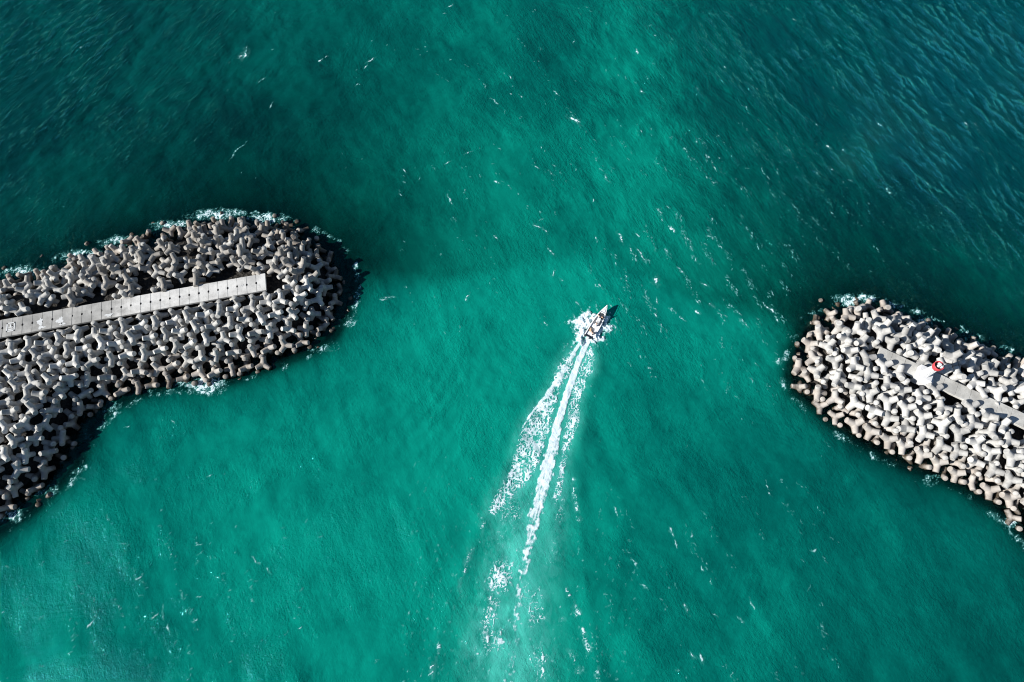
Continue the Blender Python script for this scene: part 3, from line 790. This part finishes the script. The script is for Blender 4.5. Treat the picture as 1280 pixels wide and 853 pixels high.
# ------------------------------------------------------------------ foam
def foam_mat():
    k = N('sea_foam'); P = k.pos(); n = k.noise(P, 3.5, 4, .6)
    c = k.mix(k.ramp(n, .25, .75), c4(.58, .75, .78), c4(.78, .88, .92))
    c = k.mix(k.ramp(k.attr('thick').outputs['Fac'], .08, .85), c4(.16, .66, .63), c)
    p = k.princ(c, .8, .2, k.bump(n, .5, .12))
    tr = k.n('ShaderNodeBsdfTransparent'); mx = k.n('ShaderNodeMixShader'); k.l(k.attr('thick').outputs['Fac'], mx.inputs[0])
    k.l(tr.outputs[0], mx.inputs[1]); k.l(p.outputs[0], mx.inputs[2]); k.l(mx.outputs[0], k.out.inputs[0]); return k.m
M_FOAM = foam_mat()
def foam_obj(name, V, Fq, A, label):
    me = np_mesh(name, V, Fq); a_ = me.attributes.new('thick', 'FLOAT', 'POINT'); a_.data.foreach_set('value', np.asarray(A, np.float32))
    o = link(name, me, M_FOAM, smooth=True); tag(o, label, 'foam', kind='stuff'); return o
def foam(name, x0, x1, y0, y1, res, thick_fn, lift=None, label='', dst=None):
    """thick_fn gives how closely the bubbles cover the water, 0 to 1"""
    gx = np.arange(x0, x1, res); gy = np.arange(y0, y1, res)
    A, B = np.meshgrid(gx, gy)
    th = np.clip(thick_fn(A, B), 0, 1); on = th > .03
    m = on[:-1, :-1] | on[1:, :-1] | on[:-1, 1:] | on[1:, 1:]
    i2 = np.arange(A.size).reshape(A.shape)
    q = np.stack([i2[:-1, :-1], i2[:-1, 1:], i2[1:, 1:], i2[1:, :-1]], -1)[m]
    if not len(q): return None
    u, inv = np.unique(q, return_inverse=True)
    x = A.ravel()[u]; y = B.ravel()[u]; t = th.ravel()[u]
    z = sea_q(x, y) + .035 + .07 * t * vnoise(x * 1.7, y * 1.7, 3)
    if lift is not None: z = z + lift(x, y)
    V = np.stack([x, y, z], -1); Fq = inv.reshape(-1, 4)
    if dst is not None: dst.append((V, Fq, t)); return None
    return foam_obj(name, V, Fq, t, label)
def lace(x, y, s=1.0, k=0):
    wx = x + .9 * s * (fbm(x / (1.3 * s), y / (1.3 * s), 3, k + 1) - .5); wy = y + .9 * s * (fbm(x / (1.3 * s) + 40, y / (1.3 * s), 3, k + 2) - .5)
    a = 1 - np.abs(2 * vnoise(wx / (.62 * s), wy / (.80 * s), k) - 1) * 2.3
    b = 1 - np.abs(2 * vnoise(wx / (.34 * s) + 9.3, wy / (.42 * s) + 3, k + 3) - 1) * 1.9
    return np.clip(np.maximum(.85 * a, .75 * b) + .25 * (fbm(x / (.3 * s), y / (.3 * s), 2, k + 4) - .5), 0, 1)

# wake: solid prop wash, lacy side sheets, trailing patches
def stroke(x, y, pts, wid, soft=.35):
    P = ats(pts); d, t = seg_dist(x, y, P, along=True)
    w_ = np.interp(t, np.arange(len(wid)), np.array(wid) * .0725)     # px width -> half width in metres
    d = d * (1 + .9 * (fbm(x / .7, y / 1.3, 3, 5) - .5))
    return 1 - sstep(1 - soft, 1 + soft, d / np.maximum(w_, .02))
CORE = WC[:11]; COREW = [8, 7, 7, 9, 10.5, 11.5, 12, 11, 10, 7, 3]
def wake_mask(x, y):
    L = lace(x, y, .72, 0); n = fbm(x / .8, y / .8, 3, 2); big = fbm(x / 2.5 + 3, y / 2.5, 3, 4)
    PW = ats(WC); dd_, t = seg_dist(x, y, PW, along=True)
    dirx, diry = PW[8] - PW[0]; dl_ = math.hypot(dirx, diry); al = (x * dirx + y * diry) / dl_; ac = (-x * diry + y * dirx) / dl_
    streak = fbm(ac / .22, al / 1.7, 3, 1); churn = fbm(x / .5, y / .5, 4, 3)
    wm = np.interp(t, np.arange(13), np.array([8, 8, 8.5, 10.5, 13, 14.5, 15, 14, 12.5, 10.5, 10, 12, 14]) * .0725)
    dens = np.interp(t, np.arange(13), [1.0, 1.0, 1.0, 1.0, .97, .93, .89, .85, .81, .74, .52, .42, .36])
    prof = 1 - sstep(.45, 1.35, dd_ * (1 + (.35 + .10 * t) * (fbm(x / .6, y / .9, 3, 5) - .5)) / wm)
    core = prof
    m = sstep(.30, .74 + .03 * t, dens * prof + .55 * (streak - .5) + (.45 + .09 * t) * (churn - .5) + .25 * (L - .4) * (1 - dens)) * (.45 + .55 * dens) * (.70 + .55 * np.clip(streak + .6 * (churn - .5), 0, 1))
    left = stroke(x, y, [(724, 430), (712, 452), (700, 472), (682, 496), (664, 518), (650, 540)], [5, 6, 7, 6, 3, 1.5], .8)
    m = np.maximum(m, .85 * sstep(-.05, .45, left * (.55 + .9 * fbm(x / .9, y / .9, 3, 1)) - .34 - .6 * (n - .1)))
    dl = poly_soft(x, y, LACE_L, 1.3) * (.66 + .40 * big); dr = poly_soft(x, y, LACE_R, 1.0) * (.62 + .42 * big)
    den = np.maximum(dl, dr)
    # fade with the age of the wake
    pats = [(625, 722, 13, 18, .8), (612, 770, 10, 30, .62), (618, 800, 14, 16, .62), (600, 815, 14, 12, .5), (668, 760, 10, 24, .60), (676, 768, 8, 12, .6), (656, 745, 9, 24, .52), (672, 822, 12, 16, .58), (676, 843, 6, 10, .6), (640, 640, 18, 26, .56), (628, 672, 14, 26, .46), (690, 690, 8, 30, .46),
            (700, 640, 6, 20, .55), (650, 700, 16, 30, .46), (636, 835, 10, 20, .45)]
    for u, v_, a, b, dd in pats: den = np.maximum(den, min(.9, dd + .085) * wg(x, y, u, v_, a * 1.1, b * 1.1, R(12)))
    lines = [([(622, 612), (612, 640), (600, 665), (588, 690), (578, 725), (570, 750), (556, 780), (545, 820), (536, 853)], .58), ([(716, 600), (719, 625), (723, 650)], .62),
             ([(707, 738), (718, 758), (727, 780), (731, 800), (742, 830), (748, 855)], .66), ([(702, 775), (708, 800), (722, 840)], .55)]
    for pts, dd in lines: den = np.maximum(den, dd * stroke(x, y, pts, [7] * len(pts), .8) * sstep(.38, .62, fbm(x / 1.6 + 5, y / 1.6, 3, 5)) * 1.15)
    m = np.maximum(m, sstep(-.08, .22, L * (.55 + .45 * den) - 1.08 + .92 * den) * sstep(.06, .2, den) * (.62 + .38 * sstep(.4, .6, n)))
    return m + .22 * np.clip(den, 0, 1) * sstep(.3, .7, fbm(x / .45, y / .7, 3, 2)) * (den > .1)
b0 = at(520, 858); b1 = at(830, 415)
foam('wake_foam', at(535, 600)[0] - 3, at(790, 600)[0], b0[1] - 2, b1[1] + 2, .11, wake_mask, label='long white foaming wake trailing behind the motorboat')

# spray thrown up beside the hull
ca, sa = math.cos(hang), math.sin(hang)
def boat_xy(x, y):
    dx, dy = x - STERN[0], y - STERN[1]; return (dx * ca + dy * sa) / LB, -dx * sa + dy * ca
SPL = [(742, 391), (737, 385), (733, 391), (727, 388), (722, 398), (710, 403), (716, 408), (722, 415), (719, 423), (717, 431), (728, 432), (733, 418), (746, 398)]
SPR = [(758, 392), (763, 397), (760, 404), (769, 408), (764, 412), (756, 416), (752, 420), (757, 428), (748, 427), (741, 434), (736, 424), (746, 412), (752, 400)]
def spray_den(x, y):
    n = fbm(x / .7, y / .7, 4, 1, .62)
    s = np.maximum(poly_soft(x, y, SPL, .9), poly_soft(x, y, SPR, .9))
    return s + 1.5 * (n - .5)
def in_boat(x, y):
    t, yy = boat_xy(x, y); hbv = np.vectorize(lambda q: hb(min(max(q, 0), 1)))(t); return (np.abs(yy) < hbv - .02) & (t > -.02) & (t < 1)
def spray_lift(x, y):
    d = np.clip(spray_den(x, y) - .45, 0, 1); t, yy = boat_xy(x, y)
    return d * .75 * np.exp(-np.maximum(np.abs(yy) - .9, 0) / 1.5) * (.55 + .9 * fbm(x / .45, y / .45, 3, 2))
sx0, sy0 = at(700, 440); sx1, sy1 = at(775, 378)
foam('spray', sx0, sx1, sy0, sy1, .09, lambda x, y: sstep(.30, .95, spray_den(x, y) + .5 * (fbm(x / .28, y / .28, 3, 4) - .5)) * ~in_boat(x, y), spray_lift, 'white spray thrown out on both sides of the motorboat hull')

# surf where the swell breaks against the tetrapods
SB = [(30, 338, 30, 12, .8), (100, 318, 26, 10, .85), (150, 300, 28, 10, .85), (215, 280, 24, 9, .85), (270, 267, 30, 10, 1.0), (335, 272, 22, 9, 1.0), (365, 285, 14, 8, .6), (430, 320, 10, 14, .45), (446, 375, 8, 20, .5), (436, 402, 12, 12, .72),
      (405, 438, 20, 8, .7), (360, 458, 16, 7, .5), (258, 484, 20, 12, 1.05), (225, 480, 14, 8, .75), (195, 488, 20, 8, .6), (140, 512, 12, 12, .7), (112, 545, 12, 14, .55), (98, 590, 10, 14, .6), (60, 615, 14, 10, .75), (12, 645, 20, 10, .85),
      (1062, 374, 18, 9, 1.0), (1080, 372, 14, 7, .9), (1115, 380, 14, 8, .85), (1155, 402, 12, 8, .8), (1222, 424, 16, 8, .65), (1272, 440, 14, 8, .6), (1025, 390, 12, 10, .65), (992, 425, 10, 16, .6), (970, 453, 9, 6, 1.0), (980, 485, 8, 14, .7),
      (1010, 512, 12, 8, .55), (1075, 562, 14, 8, .5), (1165, 602, 14, 9, .75), (1205, 620, 12, 8, .6), (1260, 656, 12, 12, .75), (1280, 690, 10, 12, .5)]
def shore_mask(x, y):
    h = surf_q(x, y); sd = lut(_D, x, y); band = np.exp(-((sd + .5) / 1.3) ** 2)
    den = .52 * band * sstep(.35, .6, fbm(x / 2.6, y / 2.6, 3, 1)) * 1.2
    for u, v_, a, b, dd in SB: den = np.maximum(den, dd * .92 * wg(x, y, u, v_ + (2 if v_ < 420 else -1), a * 1.25, b * .95))
    den = den * (1 - sstep(1.0, 1.9, h)) * sstep(-3.6, -1.4, sd)
    L = lace(x, y, .75, 2); n = fbm(x / .6, y / .6, 3, 3)
    den = den * (.62 + .75 * fbm(x / 1.1, y / 1.1, 3, 4))
    return (.45 + .55 * L) * sstep(-.10, .25, L * (.55 + .45 * den) - 1.06 + .86 * den) * sstep(.06, .25, den) * (.55 + .45 * den) + .22 * sstep(.45, .9, den) * n
parts = []
for (u0, v0, u1, v1) in ((-40, 690, 475, 225), (940, 720, 1320, 345)):
    a0 = min(at(u0, v0)[0], at(u0, v1)[0]); a1 = max(at(u1, v0)[0], at(u1, v1)[0])
    foam('surf', a0, a1, at(640, v0)[1], at(640, v1)[1], .13, shore_mask, None, '', parts)
for (V, Fq, A_), nm in zip(parts, ('left', 'right')): foam_obj('surf_foam', V, Fq, A_, f'broken white surf foaming round the foot of the {nm} breakwater')

# small breaking crests, and pale flecks that also stand in for sun glitter
CAPS_GLITTER = [(307, 68, 12, 80, 1), (303, 72, 8, 30, 1), (401, 76, 6, 35, .8), (408, 72, 4, 20, .7), (463, 76, 10, 50, .8), (457, 84, 6, 60, .6), (447, 108, 6, 30, .7), (340, 132, 10, 65, .6), (328, 102, 12, 45, .5), (297, 190, 26, 58, .45), (563, 8, 7, 55, .7), (556, 18, 5, 10, .5),
        (717, 151, 10, -45, 1), (695, 117, 9, -45, .6), (618, 128, 14, -40, .5), (813, 33, 4, 60, .8), (803, 115, 4, -70, 1), (718, 54, 7, 80, .6), (692, 208, 5, -45, .7), (690, 217, 9, -45, .6), (622, 229, 8, -45, .7), (586, 192, 10, 35, .5), (560, 205, 8, 30, .5),
        (563, 250, 14, -60, .6), (620, 297, 7, -45, .7), (672, 284, 10, -30, .9), (680, 290, 6, -40, .9), (676, 275, 5, 50, .6), (689, 315, 12, -50, .6), (692, 343, 8, 60, .8), (702, 350, 6, -40, .6), (584, 372, 7, 50, .9), (775, 297, 12, -60, .9), (800, 318, 14, -60, .7),
        (806, 328, 5, -60, .9), (820, 352, 7, -75, 1), (822, 377, 6, -80, .8), (850, 340, 10, -55, .6), (880, 357, 9, -40, .7), (840, 287, 9, -50, .8), (835, 260, 5, -50, .7), (797, 294, 6, -60, .7), (872, 390, 7, -40, .8), (890, 382, 8, -30, .7), (853, 398, 8, -45, .6), (740, 252, 4, 90, .8),
        (745, 300, 8, -65, .6), (962, 387, 12, -50, .9), (970, 400, 8, -60, .7), (930, 405, 12, -60, .6), (485, 373, 12, 0, .6), (480, 376, 8, 10, .5), (722, 380, 6, -45, .7), (763, 383, 5, -40, .8), (1206, 157, 5, -50, .9), (1035, 185, 7, -40, .8), (1110, 240, 8, -50, .7), (940, 88, 3, -45, .9), (1062, 227, 4, -45, .7),
        (840, 665, 9, -70, .8), (845, 680, 6, -60, .7), (857, 762, 9, -60, .9), (866, 818, 6, -50, 1), (878, 822, 10, -70, .8), (1030, 790, 6, -50, .8), (1017, 687, 9, 0, .6), (925, 775, 7, -55, .8), (940, 755, 9, -60, .6), (893, 770, 5, -50, .7), (805, 735, 8, -55, .6), (1010, 735, 6, 60, .6), (770, 640, 8, -60, .6), (793, 705, 8, -60, .6),
        (262, 594, 5, 30, .7), (160, 535, 5, 30, .7), (218, 528, 5, -30, .8), (115, 780, 10, 60, .6), (250, 680, 8, 0, .5), (320, 700, 10, -50, .6), (335, 715, 7, -40, .6), (212, 785, 10, -60, .5), (205, 765, 14, -70, .5), (250, 745, 8, 10, .5)]
g = np.random.default_rng(5)
zloc = lambda x, y: float(sea_q(np.array([x]), np.array([y]))[0])
for _ in range(15000):
    z_ = g.random()
    if z_ < .45: u, v_, an = g.normal(880, 85), g.normal(320, 95), g.normal(-60, 10)
    elif z_ < .62: u, v_, an = g.uniform(500, 860), g.uniform(10, 420), g.normal(-50, 15)
    elif z_ < .78: u, v_, an = g.uniform(740, 1050), g.uniform(520, 850), g.normal(-60, 12)
    elif z_ < .92: u, v_, an = g.normal(170, 130), g.normal(760, 70), g.normal(20, 25)  # faint flecks painted in place of sun glitter
    elif z_ < .945: u, v_, an = g.uniform(40, 500), g.uniform(10, 250), g.normal(60, 12)
    else: u, v_, an = g.uniform(860, 1275), g.uniform(5, 340), g.normal(-57, 9)
    x, y = at(u, v_); e_ = 1.1
    zc = zloc(x, y)
    nb = [zloc(x + e_, y + .4), zloc(x - e_, y - .4)]
    if zc < max(nb) + .009 or float(fbm(np.array([x / 9]), np.array([y / 9]), 3, 2)[0]) < .47: continue      # only on a crest, in gusty patches
    if z_ >= .945:
        CAPS_GLITTER.append((u, v_, g.uniform(3, 8), an, g.uniform(.02, .09) + .5 * g.random() ** 9)); continue
    CAPS_GLITTER.append((u, v_, g.uniform(1.5, 3.4) + 5 * g.random() ** 4, an, g.uniform(.10, .28) + .6 * g.random() ** 6))
pc = []
for u, v_, ln_, an, dd in CAPS_GLITTER:
    if v_ > 480: dd *= .7
    c = at(u, v_)
    if float(surf_q(c[0], c[1])) > -.6: continue
    ln_m = ln_ * .146 * (.75 if dd < .4 else (.95 if dd < 1 else 1.2)); wd = max(.10, min(.20, ln_m * .17)) * (1.6 if dd >= 1 else 1); ra = R(an)
    def mk(x, y):
        a = (x - c[0]) * math.cos(ra) + (y - c[1]) * math.sin(ra); b = -(x - c[0]) * math.sin(ra) + (y - c[1]) * math.cos(ra)
        b = b - .16 * np.sin(a * 1.3 + u) - .5 * (fbm(x / .6, y / .6, 2, 2) - .5); r = np.exp(-(a / ln_m) ** 2 - (b / wd) ** 2)
        core_ = sstep(.0, .45, r - .22 - .60 * fbm(x / .35, y / .35, 3, int(u) % 5)) * min(1, .15 + dd) * (.25 + .75 * sstep(.38, .55, vnoise(x / .28, y / .28, 4)))
        veil = .10 * dd * np.exp(-(a / (ln_m * 1.3)) ** 2 - (b / (wd * 3)) ** 2) * fbm(x / .4, y / .4, 2, 1)
        return core_ + veil
    h_ = ln_m * 2 + .5
    foam('w', c[0] - h_, c[0] + h_, c[1] - h_, c[1] + h_, .10, mk, None, '', pc)
Vs, Fs, As, k = [], [], [], 0
for V, Fq, A_ in pc: Vs.append(V); Fs.append(Fq + k); As.append(A_); k += len(V)
foam_obj('whitecap_and_glitter_flecks', np.concatenate(Vs), np.concatenate(Fs), np.concatenate(As), 'scattered white flecks of breaking crests and painted sun glitter over the green water')
print('SOLO', len(solo), 'REST', len(rest), 'units on left/right', sum(1 for u in solo if not u['b']), sum(1 for u in solo if u['b']))
